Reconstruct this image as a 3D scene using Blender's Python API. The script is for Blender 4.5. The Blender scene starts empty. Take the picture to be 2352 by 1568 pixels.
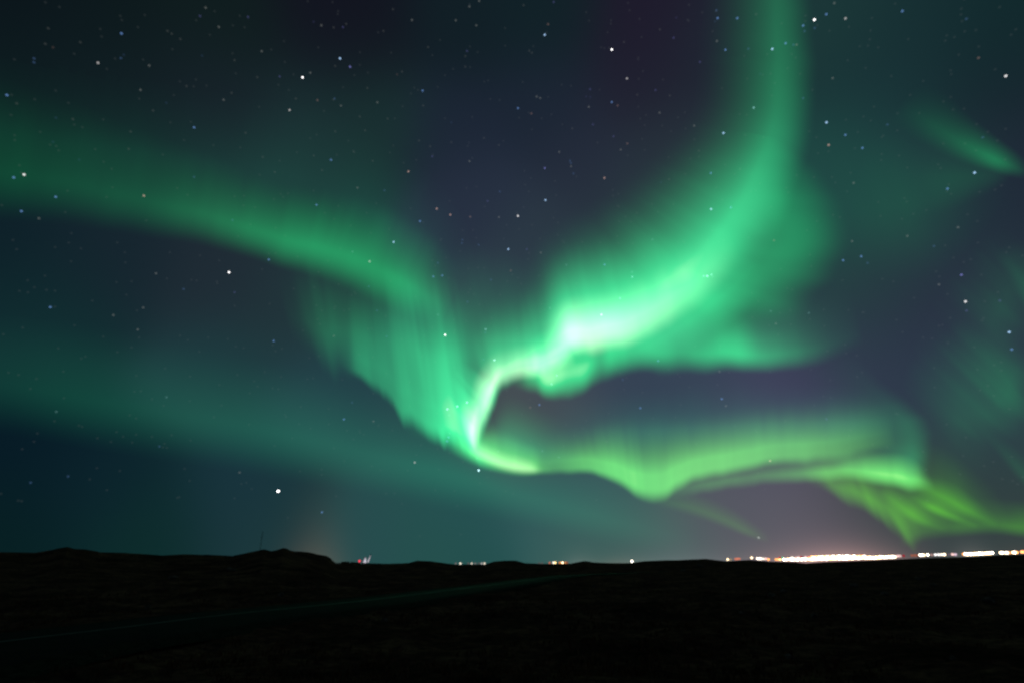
import bpy, bmesh, math, random
from mathutils import Vector
import numpy as np

# ------------------------------------------------------------------ camera
S = bpy.context.scene
COL = S.collection
W_, H_ = 2352.0, 1568.0                       # measuring sheet used for all directions
FPX = 20.0 / 36.0 * W_
HORIZON = 1296.0
PITCH = math.atan((HORIZON - H_ / 2) / FPX)
EYE = Vector((0.0, 0.0, 2.6))
cd = bpy.data.cameras.new('camera')
cam = bpy.data.objects.new('camera', cd)
COL.objects.link(cam)
cd.sensor_width = 36.0
cd.lens = 20.0
cd.clip_start = 0.05
cd.clip_end = 6.0e6
cd.dof.use_dof = True
cd.dof.aperture_fstop = 1.8
cd.dof.focus_distance = 2.9
cam.location = EYE
cam.rotation_euler = (math.pi / 2 + PITCH, 0, 0)
S.camera = cam
S.view_settings.view_transform = 'Standard'
S.view_settings.look = 'None'
S.view_settings.exposure = 0.0
S.view_settings.gamma = 1.0
S.render.film_transparent = False
S.cycles.transparent_max_bounces = 96
S.cycles.max_bounces = 4
S.cycles.sample_clamp_indirect = 0.03
S.cycles.use_denoising = True
S.cycles.denoiser = 'OPENIMAGEDENOISE'
S.cycles.denoising_input_passes = 'RGB_ALBEDO_NORMAL'
S.cycles.filter_width = 1.6


def ray(x, y):
    """unit direction through a point of the measuring sheet"""
    cx, cy = (x - W_ / 2) / FPX, (H_ / 2 - y) / FPX
    c, s = math.cos(PITCH), math.sin(PITCH)
    return Vector((cx, c - s * cy, s + c * cy)).normalized()


def on_plane(x, y, z):
    d = ray(x, y)
    return EYE + d * ((z - EYE.z) / d.z)


def at_range(x, y, r):
    d = ray(x, y)
    return EYE + d * (r / math.hypot(d.x, d.y))


def lin1(c):
    c = c / 255.0
    return c / 12.92 if c <= 0.04045 else ((c + 0.055) / 1.055) ** 2.4


def lin(rgb):
    return np.array([lin1(c) for c in rgb])


# ------------------------------------------------------------------ night sky (world)
SKY = [
    (0, 0, 12, 20, 27), (250, 40, 14, 26, 29), (500, 60, 17, 31, 32), (800, 20, 20, 21, 33), (800, 120, 21, 26, 36),
    (1050, 60, 19, 33, 40), (1250, 40, 19, 36, 42), (1500, 40, 33, 28, 46), (1480, 200, 34, 34, 50),
    (1650, 100, 34, 42, 55), (1900, 60, 30, 60, 60), (2100, 60, 24, 48, 52), (2330, 60, 17, 44, 46),
    (2050, 200, 28, 55, 60), (2300, 200, 26, 40, 50), (1950, 380, 33, 74, 70), (1940, 490, 36, 82, 76), (2080, 520, 34, 74, 70), (2170, 440, 36, 62, 68),
    (2340, 430, 34, 38, 56), (0, 180, 15, 32, 35), (250, 200, 20, 35, 40), (500, 230, 26, 38, 46),
    (850, 280, 28, 54, 54), (700, 330, 30, 52, 55), (1050, 300, 30, 40, 56), (1250, 250, 30, 40, 55),
    (1100, 450, 42, 52, 70), (1350, 380, 40, 48, 64), (1550, 350, 42, 54, 64), (1250, 560, 46, 60, 72),
    (1480, 500, 46, 62, 70), (1200, 680, 50, 68, 80), (30, 600, 14, 33, 42), (250, 600, 24, 40, 50),
    (500, 660, 34, 46, 56), (680, 720, 36, 56, 62), (100, 740, 18, 50, 52), (500, 850, 30, 62, 66),
    (750, 900, 36, 68, 75), (30, 1040, 8, 28, 40), (250, 1100, 14, 38, 48), (550, 1130, 26, 54, 65),
    (0, 1230, 8, 34, 36), (350, 1230, 14, 47, 45), (620, 1220, 31, 60, 63), (850, 1240, 40, 78, 80),
    (1050, 1180, 38, 82, 84), (1250, 1120, 50, 92, 92), (1400, 1150, 58, 94, 96), (1400, 1250, 64, 98, 92),
    (1550, 1230, 80, 100, 100), (1700, 1150, 84, 88, 98), (1750, 1230, 95, 98, 101), (1950, 1180, 82, 78, 94),
    (1900, 1230, 94, 90, 100), (2030, 1230, 70, 78, 82), (2200, 1230, 52, 70, 74), (2340, 1250, 60, 66, 64),
    (2300, 1120, 42, 64, 66), (2200, 980, 48, 70, 78), (2330, 850, 44, 68, 72), (2200, 800, 48, 60, 78),
    (2050, 850, 47, 54, 76), (2180, 660, 45, 42, 69), (2230, 720, 44, 42, 68), (2300, 500, 34, 40, 60), (2000, 650, 40, 66, 68), (2090, 640, 40, 60, 68), (2340, 640, 42, 66, 68),
    (1950, 800, 45, 64, 74), (1850, 900, 66, 66, 94), (1600, 920, 56, 70, 88), (1300, 950, 66, 76, 88),
    (1450, 900, 54, 68, 86), (1200, 960, 74, 82, 86), (1750, 960, 64, 72, 94), (1000, 1260, 38, 82, 77),
    (1750, 1140, 88, 84, 104), (2100, 1150, 48, 62, 58), (2060, 1200, 54, 64, 62), (1000, 900, 40, 74, 78), (1700, 600, 44, 68, 74),
]
SKY_DIR = np.array([ray(p[0], p[1]) for p in SKY])
SKY_RGB = np.array([lin(p[2:]) for p in SKY])
SKY_RGB *= np.array([[0.88 if p[1] < 740 else 0.88 if p[0] < 700 and p[1] > 1000 else 0.95] for p in SKY])
SKY_K = 2.0 / (0.080 ** 2)
SKY_EPS, SKY_DEF = 1e-4, lin((18, 40, 44))


def sky_at(d):
    w = np.exp(SKY_K * (SKY_DIR @ np.array(d) - 1.0))
    return (w @ SKY_RGB + SKY_EPS * SKY_DEF) / (w.sum() + SKY_EPS)


# town glow and lamp bloom painted into the sky colour: (x, half width, rise in radians, rgb)
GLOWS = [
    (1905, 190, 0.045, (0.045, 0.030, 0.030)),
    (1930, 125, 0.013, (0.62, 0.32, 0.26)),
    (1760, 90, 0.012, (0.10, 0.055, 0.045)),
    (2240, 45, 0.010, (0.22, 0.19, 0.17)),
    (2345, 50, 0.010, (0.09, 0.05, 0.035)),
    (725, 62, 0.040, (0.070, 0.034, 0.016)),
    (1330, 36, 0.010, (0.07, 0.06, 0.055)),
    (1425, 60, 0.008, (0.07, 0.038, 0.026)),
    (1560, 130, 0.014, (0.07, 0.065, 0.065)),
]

world = bpy.data.worlds.new('World')
S.world = world
world.use_nodes = True
wt = world.node_tree
wt.nodes.clear()


def wn(kind, **kw):
    n = wt.nodes.new(kind)
    for k, v in kw.items():
        setattr(n, k, v)
    return n


def plug(sock, v):
    if isinstance(v, bpy.types.NodeSocket):
        wt.links.new(v, sock)
    else:
        sock.default_value = v


def wmath(op, a, b=0.0, c=0.0):
    n = wn('ShaderNodeMath', operation=op)
    plug(n.inputs[0], a)
    plug(n.inputs[1], b)
    plug(n.inputs[2], c)
    return n.outputs[0]


def wvec(op, a, b=None, s=None):
    n = wn('ShaderNodeVectorMath', operation=op)
    plug(n.inputs[0], a)
    if b is not None:
        plug(n.inputs[1], b)
    if s is not None:
        plug(n.inputs[3], s)
    return n.outputs['Value'] if op == 'DOT_PRODUCT' else n.outputs['Vector']


tc = wn('ShaderNodeTexCoord')
D = wvec('NORMALIZE', tc.outputs['Generated'])
wsum, csum = None, None
for dv, rgb in zip(SKY_DIR, SKY_RGB):
    dt = wvec('DOT_PRODUCT', D, tuple(dv))
    w = wmath('EXPONENT', wmath('MULTIPLY_ADD', dt, SKY_K, -SKY_K))
    c = wvec('SCALE', tuple(rgb), s=w)
    wsum = wmath('ADD', w, SKY_EPS if wsum is None else wsum)
    csum = wvec('ADD', c, tuple(SKY_DEF * SKY_EPS) if csum is None else csum)
base = wvec('SCALE', csum, s=wmath('DIVIDE', 1.0, wsum))
sep = wn('ShaderNodeSeparateXYZ')
plug(sep.inputs[0], D)
azim = wmath('ARCTAN2', sep.outputs[0], sep.outputs[1])
elev = wmath('MAXIMUM', wmath('ARCSINE', sep.outputs[2]), 0.0)
tot = base
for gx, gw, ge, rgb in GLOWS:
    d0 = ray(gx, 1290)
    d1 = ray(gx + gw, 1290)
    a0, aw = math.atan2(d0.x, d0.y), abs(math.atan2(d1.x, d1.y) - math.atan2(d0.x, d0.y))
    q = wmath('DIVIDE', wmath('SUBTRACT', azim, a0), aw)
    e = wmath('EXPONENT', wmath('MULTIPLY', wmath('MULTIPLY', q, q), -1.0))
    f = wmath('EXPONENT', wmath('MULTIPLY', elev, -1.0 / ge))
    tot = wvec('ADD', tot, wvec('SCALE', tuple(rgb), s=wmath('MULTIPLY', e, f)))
bg = wn('ShaderNodeBackground')
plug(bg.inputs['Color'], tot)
bg.inputs['Strength'].default_value = 1.0
wo = wn('ShaderNodeOutputWorld')
wt.links.new(bg.outputs[0], wo.inputs['Surface'])


# ------------------------------------------------------------------ helpers
def tag(o, label=None, cat=None, group=None, kind=None):
    if label:
        o['label'] = label
    if cat:
        o['category'] = cat
    if group:
        o['group'] = group
    if kind:
        o['kind'] = kind
    return o


def mesh_obj(name, verts, faces, mat, parent=None, smooth=False):
    me = bpy.data.meshes.new(name)
    me.from_pydata([tuple(v) for v in verts], [], [tuple(f) for f in faces])
    me.update()
    if smooth:
        me.polygons.foreach_set('use_smooth', [True] * len(me.polygons))
    for m in (mat if isinstance(mat, (list, tuple)) else [mat]):
        me.materials.append(m)
    o = bpy.data.objects.new(name, me)
    COL.objects.link(o)
    if parent:
        o.parent = parent
    return o


def empty(name, loc=(0, 0, 0)):
    o = bpy.data.objects.new(name, None)
    o.location = loc
    o.empty_display_size = 0.3
    COL.objects.link(o)
    return o


def new_mat(name):
    m = bpy.data.materials.new(name)
    m.use_nodes = True
    m.node_tree.nodes.clear()
    return m, m.node_tree


def node(t, kind, inputs=None, **kw):
    n = t.nodes.new(kind)
    for k, v in kw.items():
        setattr(n, k, v)
    for k, v in (inputs or {}).items():
        if isinstance(v, bpy.types.NodeSocket):
            t.links.new(v, n.inputs[k])
        else:
            n.inputs[k].default_value = v
    return n


def glow_mat(name, rgb, strength, clear=False):
    m, t = new_mat(name)
    e = node(t, 'ShaderNodeEmission', {'Color': (*rgb, 1), 'Strength': strength})
    out = node(t, 'ShaderNodeOutputMaterial')
    if clear:
        tr = node(t, 'ShaderNodeBsdfTransparent')
        a = node(t, 'ShaderNodeAddShader', {0: e.outputs[0], 1: tr.outputs[0]})
        t.links.new(a.outputs[0], out.inputs['Surface'])
    else:
        t.links.new(e.outputs[0], out.inputs['Surface'])
    m.cycles.emission_sampling = 'NONE'
    return m


def rough_mat(name, c0, c1, scale, bump=0.0, rough=0.9, spec=0.2, detail=6.0, c2=None):
    m, t = new_mat(name)
    tcn = node(t, 'ShaderNodeTexCoord')
    n1 = node(t, 'ShaderNodeTexNoise', {'Vector': tcn.outputs['Object'], 'Scale': scale, 'Detail': detail, 'Roughness': 0.62})
    cr = node(t, 'ShaderNodeValToRGB', {'Fac': n1.outputs['Fac']})
    cr.color_ramp.elements[0].position, cr.color_ramp.elements[0].color = 0.36, (*c0, 1)
    cr.color_ramp.elements[1].position, cr.color_ramp.elements[1].color = 0.66, (*c1, 1)
    if c2:
        el = cr.color_ramp.elements.new(0.74)
        el.color = (*c2, 1)
    b = node(t, 'ShaderNodeBsdfPrincipled', {'Base Color': cr.outputs[0], 'Roughness': rough, 'Specular IOR Level': spec})
    if bump:
        n2 = node(t, 'ShaderNodeTexNoise', {'Vector': tcn.outputs['Object'], 'Scale': scale * 4, 'Detail': 5.0})
        bp = node(t, 'ShaderNodeBump', {'Height': n2.outputs['Fac'], 'Strength': bump, 'Distance': 0.2})
        t.links.new(bp.outputs[0], b.inputs['Normal'])
    out = node(t, 'ShaderNodeOutputMaterial', {'Surface': b.outputs[0]})
    return m


def ball(r, seg=10, rings=6):
    bm = bmesh.new()
    bmesh.ops.create_icosphere(bm, subdivisions=2, radius=r)
    v = [tuple(p.co) for p in bm.verts]
    f = [[q.index for q in p.verts] for p in bm.faces]
    bm.free()
    return v, f


def tube(p0, p1, r0, r1, n=8):
    p0, p1 = Vector(p0), Vector(p1)
    d = (p1 - p0).normalized()
    a = d.orthogonal().normalized()
    b = d.cross(a)
    v = []
    for p, r in ((p0, r0), (p1, r1)):
        for i in range(n):
            t = 2 * math.pi * i / n
            v.append(p + (a * math.cos(t) + b * math.sin(t)) * r)
    f = [(i, (i + 1) % n, n + (i + 1) % n, n + i) for i in range(n)]
    f += [tuple(range(n))[::-1], tuple(range(n, 2 * n))]
    return v, f


def merge(*parts):
    V, F = [], []
    for v, f in parts:
        k = len(V)
        V += [tuple(p) for p in v]
        F += [tuple(i + k for i in q) for q in f]
    return V, F


rng = np.random.default_rng(7)
_perm = rng.random((64, 64))


def vnoise(x, y):
    """smooth value noise on arrays"""
    x, y = np.asarray(x, float), np.asarray(y, float)
    xi, yi = np.floor(x).astype(int), np.floor(y).astype(int)
    fx, fy = x - xi, y - yi
    fx, fy = fx * fx * (3 - 2 * fx), fy * fy * (3 - 2 * fy)
    p = lambda a, b: _perm[a % 64, b % 64]
    return (p(xi, yi) * (1 - fx) + p(xi + 1, yi) * fx) * (1 - fy) + (p(xi, yi + 1) * (1 - fx) + p(xi + 1, yi + 1) * fx) * fy - 0.5


# ------------------------------------------------------------------ road line on the ground
ROAD_PX = [(-260, 1515), (0, 1475), (288, 1441), (440, 1421), (609, 1402.6), (796, 1384), (938, 1367), (1074, 1349.5),
           (1175, 1336.5), (1276, 1323), (1345, 1318), (1440, 1315)]
ROAD_Z = 0.12
road_pts = [on_plane(x, y, ROAD_Z) for x, y in ROAD_PX]
d_ = (road_pts[0] - road_pts[1]).normalized()
road_pts = [road_pts[0] + d_ * 60, road_pts[0] + d_ * 25] + road_pts
d_ = (road_pts[-1] - road_pts[-2]).normalized()
road_pts += [road_pts[-1] + d_ * 60]


def catmull(P, n):
    P = [np.array(p, float) for p in P]
    P = [2 * P[0] - P[1]] + P + [2 * P[-1] - P[-2]]
    out = []
    for i in range(1, len(P) - 2):
        a, b, c, d = P[i - 1:i + 3]
        for k in range(n):
            t = k / n
            out.append(0.5 * (2 * b + (c - a) * t + (2 * a - 5 * b + 4 * c - d) * t * t + (3 * b - a - 3 * c + d) * t ** 3))
    out.append(P[-2])
    return np.array(out)


road = catmull(road_pts, 14)[:, :2]
for _ in range(30):
    road[1:-1] = 0.25 * road[:-2] + 0.5 * road[1:-1] + 0.25 * road[2:]


# ------------------------------------------------------------------ ground
# skyline of the heath: (x, y, distance of that crest in metres), measured on the 3840 wide sheet
SKYLINE = [
    (-900, 2070, 230), (-300, 2066, 230), (0, 2068.6, 230), (133, 2071, 230), (199, 2058.6, 225), (254, 2048, 220), (276, 2055, 220),
    (321, 2057.5, 220), (376, 2068.6, 225), (470, 2071, 230), (542, 2075.8, 235), (608, 2080.7, 235), (691, 2075.8, 235),
    (774, 2078, 230), (873, 2082, 225), (912, 2074, 220), (962, 2063, 215), (992, 2057.5, 210), (1017, 2064.7, 210),
    (1039, 2060, 210), (1064, 2052, 210), (1100, 2064.7, 215), (1150, 2067, 220), (1188, 2075.8, 225), (1227, 2083, 230),
    (1245, 2095, 240), (1262, 2106, 260), (1299, 2103, 300), (1366, 2109, 340), (1449, 2111.7, 380), (1532, 2109, 400), (1565, 2100, 400),
    (1614, 2102, 400), (1670, 2110, 400), (1708, 2114, 400), (1819, 2114, 400), (1852, 2103.4, 400), (1891, 2100, 400),
    (1935, 2100, 400), (1968, 2109, 400), (2029, 2112, 400), (2140, 2111, 400), (2173, 2104.5, 400), (2195, 2101, 400),
    (2228, 2106.7, 420), (2283, 2109, 450), (2361, 2109, 450), (2416, 2101.7, 450), (2499, 2098, 450), (2540, 2098, 450),
    (2645, 2093, 450), (2722, 2102, 450), (2811, 2097, 450), (2883, 2103, 450), (2982, 2105.6, 450), (3021, 2110, 450),
    (3093, 2105, 450), (3369, 2095, 450), (3480, 2090, 450), (3645, 2086, 450), (3756, 2079, 450), (3840, 2077, 450), (4700, 2070, 450),
]
sk = []
for x, y, r in SKYLINE:
    d = ray(x * 0.6125, y * 0.6125)
    sk.append((math.atan2(d.x, d.y), d.z / math.hypot(d.x, d.y), r))
sk = np.array(sk)


def skyline(az):
    el = np.interp(az, sk[:, 0], sk[:, 1])
    rr = np.interp(az, sk[:, 0], sk[:, 2])
    return el, rr


def road_dist(x, y):
    P = np.stack([x.ravel(), y.ravel()], 1)
    best = np.full(len(P), 1e9)
    for i in range(len(road) - 1):
        a, b = road[i], road[i + 1]
        ab = b - a
        t = np.clip(((P - a) @ ab) / (ab @ ab), 0, 1)
        dd = np.hypot(*(P - a - t[:, None] * ab).T)
        best = np.minimum(best, dd)
    return best.reshape(x.shape)


def ground_z(x, y):
    x, y = np.asarray(x, float), np.asarray(y, float)
    r = np.hypot(x, y)
    az = np.arctan2(x, y)
    rough = 0.55 * vnoise(x / 7.1, y / 7.1) + 0.30 * vnoise(x / 2.7 + 9, y / 2.7) + 0.16 * vnoise(x / 1.1, y / 1.1 + 5) + 0.08 * vnoise(x / 0.45, y / 0.45 + 3)
    hill = 1.6 * vnoise(x / 41 + 3, y / 41) * np.clip((r - 25) / 80, 0, 1)
    far = np.clip((r - 60) / 160, 0, 1)
    z = rough * (0.75 + 0.5 * np.clip(r / 60, 0, 1)) + hill - 0.25
    z = z + far * 1.2 * vnoise(x / 17, y / 17 + 8)
    # ease towards the crest line so that the skyline is the heath's own
    el, R = skyline(az)
    crest = EYE.z + R * el
    wfront, wback = 0.36 * R, 0.5 * R
    g = np.exp(-((r - R) / np.where(r < R, wfront, wback)) ** 2)
    lim = EYE.z + r * el - 0.35 - 0.0 * r
    z = z * (1 - g) + (crest + 0.10 * rough) * g
    near_lim = np.where(r < R * 0.985, EYE.z + r * (el - 0.004), 1e9)
    z = np.where(r > 60, np.minimum(z, near_lim), z)
    behind = np.where(r > R * 1.02, EYE.z + r * (el - 0.008), 1e9)
    z = np.minimum(z, behind)
    z = np.where(np.abs(az) > 1.15, rough, z)
    # bed of the road
    rd = road_dist(x, y)
    k = np.clip((rd - 3.6) / 4.5, 0, 1)
    k = k * k * (3 - 2 * k)
    z = np.where(rd < 9, z * k + (ROAD_Z - 0.05) * (1 - k), z)
    # nothing between the eye and the road may rise into the view of it
    return z


front = np.linspace(math.radians(-58), math.radians(58), 820)
back = np.linspace(math.radians(58), math.radians(302), 110)[1:-1]
AZ = np.concatenate([front, back])
RR = np.concatenate([[1.2], np.geomspace(2.0, 1500, 250), [2200, 3200, 5000, 9000]])
A, R2 = np.meshgrid(AZ, RR)
GX, GY = R2 * np.sin(A), R2 * np.cos(A)
GZ = ground_z(GX, GY)
GZ[-4:] = np.minimum(GZ[-4:], -3.0)
nA, nR = len(AZ), len(RR)
verts = np.stack([GX.ravel(), GY.ravel(), GZ.ravel()], 1)
verts = np.vstack([verts, [[0, 0, float(GZ[0].mean())]]])
faces = []
for i in range(nR - 1):
    a = i * nA
    for j in range(nA):
        k = (j + 1) % nA
        faces.append((a + j, a + nA + j, a + nA + k, a + k))
for j in range(nA):
    faces.append((len(verts) - 1, j, (j + 1) % nA))

m, t = new_mat('heath_ground')
tcn = node(t, 'ShaderNodeTexCoord')
n1 = node(t, 'ShaderNodeTexNoise', {'Vector': tcn.outputs['Object'], 'Scale': 0.16, 'Detail': 8.0, 'Roughness': 0.65})
n2 = node(t, 'ShaderNodeTexNoise', {'Vector': tcn.outputs['Object'], 'Scale': 1.9, 'Detail': 6.0, 'Roughness': 0.7})
mx = node(t, 'ShaderNodeMath', {0: n1.outputs['Fac'], 1: n2.outputs['Fac']}, operation='MULTIPLY')
cr = node(t, 'ShaderNodeValToRGB', {'Fac': mx.outputs[0]})
els = cr.color_ramp.elements
els[0].position, els[0].color = 0.16, (0.052, 0.020, 0.017, 1)
els[1].position, els[1].color = 0.37, (0.42, 0.135, 0.088, 1)
e2 = els.new(0.25)
e2.color = (0.165, 0.050, 0.041, 1)
n3 = node(t, 'ShaderNodeTexNoise', {'Vector': tcn.outputs['Object'], 'Scale': 7.0, 'Detail': 8.0, 'Roughness': 0.7})
bp = node(t, 'ShaderNodeBump', {'Height': n3.outputs['Fac'], 'Strength': 0.9, 'Distance': 0.25})
bs = node(t, 'ShaderNodeBsdfPrincipled', {'Base Color': cr.outputs[0], 'Roughness': 0.95, 'Specular IOR Level': 0.0, 'Normal': bp.outputs[0]})
node(t, 'ShaderNodeOutputMaterial', {'Surface': bs.outputs[0]})
M_ground = m
g = mesh_obj('ground', verts, faces, M_ground, smooth=True)
tag(g, 'dark rolling heath of moss and lava below the night sky', kind='structure')

# ------------------------------------------------------------------ road
m, t = new_mat('asphalt')
tcn = node(t, 'ShaderNodeTexCoord')
n1 = node(t, 'ShaderNodeTexNoise', {'Vector': tcn.outputs['Object'], 'Scale': 0.8, 'Detail': 7.0})
cr = node(t, 'ShaderNodeValToRGB', {'Fac': n1.outputs['Fac']})
cr.color_ramp.elements[0].position, cr.color_ramp.elements[0].color = 0.3, (0.024, 0.0085, 0.011, 1)
cr.color_ramp.elements[1].position, cr.color_ramp.elements[1].color = 0.7, (0.040, 0.0145, 0.018, 1)
n2 = node(t, 'ShaderNodeTexNoise', {'Vector': tcn.outputs['Object'], 'Scale': 60.0, 'Detail': 3.0})
bp = node(t, 'ShaderNodeBump', {'Height': n2.outputs['Fac'], 'Strength': 0.3, 'Distance': 0.02})
bs = node(t, 'ShaderNodeBsdfPrincipled', {'Base Color': cr.outputs[0], 'Roughness': 1.0, 'Specular IOR Level': 0.03, 'Normal': bp.outputs[0]})
node(t, 'ShaderNodeOutputMaterial', {'Surface': bs.outputs[0]})
M_asphalt = m
M_paint = rough_mat('worn_road_paint', (0.060, 0.030, 0.034), (0.150, 0.080, 0.090), 0.9, rough=0.7, spec=0.3)
M_gravel = rough_mat('shoulder_gravel', (0.030, 0.018, 0.015), (0.080, 0.050, 0.040), 3.0, bump=0.6, rough=0.95, spec=0.0)

tang = np.gradient(road, axis=0)
tang /= np.linalg.norm(tang, axis=1)[:, None]
nrm = np.stack([-tang[:, 1], tang[:, 0]], 1)      # to the far side of the road


def ribbon(offs, z):
    V, F = [], []
    k = len(offs)
    for p, n_ in zip(road, nrm):
        for o, dz in offs:
            q = p + n_ * o
            V.append((q[0], q[1], z + dz))
    for i in range(len(road) - 1):
        for j in range(k - 1):
            a = i * k + j
            F.append((a, a + k, a + k + 1, a + 1))
    return V, F


v, f = ribbon([(3.1, -0.09), (2.7, 0.0), (1.2, 0.03), (-1.4, 0.03), (-3.7, 0.0), (-4.1, -0.09)], ROAD_Z)
o = tag(mesh_obj('road', v, f, M_asphalt, smooth=True), 'dark asphalt road curving away through the heath', kind='structure')
v, f = ribbon([(0.13, 0.0), (-0.13, 0.0)], ROAD_Z + 0.036)
o = tag(mesh_obj('road_markings', v, f, M_paint), 'long pale painted line along the dark road', kind='structure')
v, f = ribbon([(4.4, -0.16), (3.4, -0.02), (3.0, -0.035)], ROAD_Z - 0.0)
v2, f2 = ribbon([(-4.0, -0.035), (-4.4, -0.02), (-5.4, -0.16)], ROAD_Z - 0.0)
v, f = merge((v, f), (v2, f2))
o = tag(mesh_obj('road_shoulder', v, f, M_gravel, smooth=True), 'gravel shoulders beside the dark asphalt', kind='structure')

# ------------------------------------------------------------------ aurora
A0 = 12000.0


def aurora_mat(name, hue, over):
    """light given off by excited air: brightness -> colour, turning pale where it is strongest"""
    m, t = new_mat(name)
    at = node(t, 'ShaderNodeAttribute', attribute_name='brightness')
    hi = node(t, 'ShaderNodeMath', {0: at.outputs['Fac'], 1: 0.66}, operation='SUBTRACT')
    hi = node(t, 'ShaderNodeMath', {0: hi.outputs[0], 1: 0.0}, operation='MAXIMUM')
    a = node(t, 'ShaderNodeVectorMath', {0: hue}, operation='SCALE')
    t.links.new(at.outputs['Fac'], a.inputs[3])
    b = node(t, 'ShaderNodeVectorMath', {0: over}, operation='SCALE')
    t.links.new(hi.outputs[0], b.inputs[3])
    c = node(t, 'ShaderNodeVectorMath', {0: a.outputs[0], 1: b.outputs[0]}, operation='ADD')
    e = node(t, 'ShaderNodeEmission', {'Color': c.outputs[0], 'Strength': 1.0})
    tr = node(t, 'ShaderNodeBsdfTransparent')
    s = node(t, 'ShaderNodeAddShader', {0: e.outputs[0], 1: tr.outputs[0]})
    node(t, 'ShaderNodeOutputMaterial', {'Surface': s.outputs[0]})
    m.cycles.emission_sampling = 'NONE'
    return m


OVER = (0.75, 0.0, 0.30)
HUES = {
    'mint': aurora_mat('aurora_mint_green', (0.055, 1.0, 0.36), OVER),
    'deep': aurora_mat('aurora_deep_green', (0.020, 1.0, 0.29), OVER),
    'teal': aurora_mat('aurora_teal', (0.060, 1.0, 0.60), OVER),
    'haze': aurora_mat('aurora_soft_teal', (0.060, 1.0, 0.48), OVER),
    'lime': aurora_mat('aurora_lime_green', (0.19, 1.0, 0.17), (0.5, 0.0, 0.2)),
    'olive': aurora_mat('aurora_yellow_green', (0.17, 1.0, 0.0), (0.5, 0.0, 0.2)),
    'pale': aurora_mat('aurora_pale_white', (0.95, 0.90, 0.68), (0.0, 0.0, 0.0)),
}
_layer = [0]
_r1 = np.random.default_rng(3).random(512)


def n1d(u, k):
    u = np.asarray(u) + 37.13 * k
    i = np.floor(u).astype(int)
    f_ = u - i
    f_ = f_ * f_ * (3 - 2 * f_)
    return _r1[i % 512] * (1 - f_) + _r1[(i + 1) % 512] * f_ - 0.5


def sheet(name, st, hue, parent, r=0.15, p=2.2, rays=(), nv=34, nu=14, flat=0.0, fray=None, comb=0.0, patch=None):
    """A curtain hung from its lower border. st: rows (lower x, y, upper x, y, green level seen at its brightest)."""
    _layer[0] += 1
    lay = 1.0 + 0.017 * _layer[0]
    st = np.array(st, float)
    rows = []
    for xb, yb, xt, yt, gl in st:
        xm, ym = xb + (xt - xb) * r, yb + (yt - yb) * r
        L = max(lin1(gl) - sky_at(ray(xm, ym))[1], 0.0) if gl > 0 else 0.0
        rows.append((xb, yb, xt, yt, L))
    C = catmull(rows, nu)
    C[:, 4] = np.maximum(C[:, 4], 0)
    seg = np.hypot(np.diff(C[:, 0]), np.diff(C[:, 1]))
    dist = np.concatenate([[0], np.cumsum(seg)])
    v = np.linspace(0, 1, nv) ** 1.25
    prof = np.where(v < r, v / r, 1.0)
    prof = prof * prof * (3 - 2 * prof)
    q0 = r + flat
    tail = np.where(v > q0, ((1 - v) / (1 - q0)), 1.0)
    V, B = [], []
    for i, (xb, yb, xt, yt, L) in enumerate(C):
        mod = 1.0
        for wl, am in rays:
            mod += am * 2 * float(n1d(dist[i] / wl, _layer[0] + wl))
        if fray:
            k = fray[1] * (float(n1d(dist[i] / fray[0], 91 + _layer[0])) + 0.5 * float(n1d(dist[i] / (0.4 * fray[0]), 55 + _layer[0])))
            xb, yb = xb + (xt - xb) * k, yb + (yt - yb) * k
        pu = p
        if comb:
            pu = p * (1 + comb * 2 * (0.7 * float(n1d(dist[i] / 34, 17 + _layer[0])) + 0.5 * float(n1d(dist[i] / 13, 29 + _layer[0]))))
        row = prof * tail ** pu
        if patch:
            row = row * (1 + patch[2] * 2 * vnoise(dist[i] / patch[0] + 7.3 * _layer[0], v * patch[1] + 1.7 * _layer[0]))
        for q, pf in zip(v, row):
            d = ray(xb + (xt - xb) * q, yb + (yt - yb) * q)
            rr = A0 * lay * (1 + 0.6 * q) / max(d.z, 0.006)
            V.append(EYE + d * rr)
            rm = 1 + (mod - 1) * (0.75 + 0.5 * q)
            B.append(max(L * pf * rm, 0.0))
    F = []
    for i in range(len(C) - 1):
        for j in range(nv - 1):
            a = i * nv + j
            q = (a, a + nv, a + nv + 1, a + 1)
            if max(B[x] for x in q) > 0.0008:
                F.append(q)
    used = sorted({i for q in F for i in q})
    mp = {o_: n_ for n_, o_ in enumerate(used)}
    o = mesh_obj(name, [V[i] for i in used], [[mp[i] for i in q] for q in F], HUES[hue], parent)
    at = o.data.attributes.new('brightness', 'FLOAT', 'POINT')
    at.data.foreach_set('value', [float(B[i]) for i in used])
    o.visible_shadow = True
    return o


def aurora(name, label):
    return tag(empty(name), label, 'aurora', 'northern lights')


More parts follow.
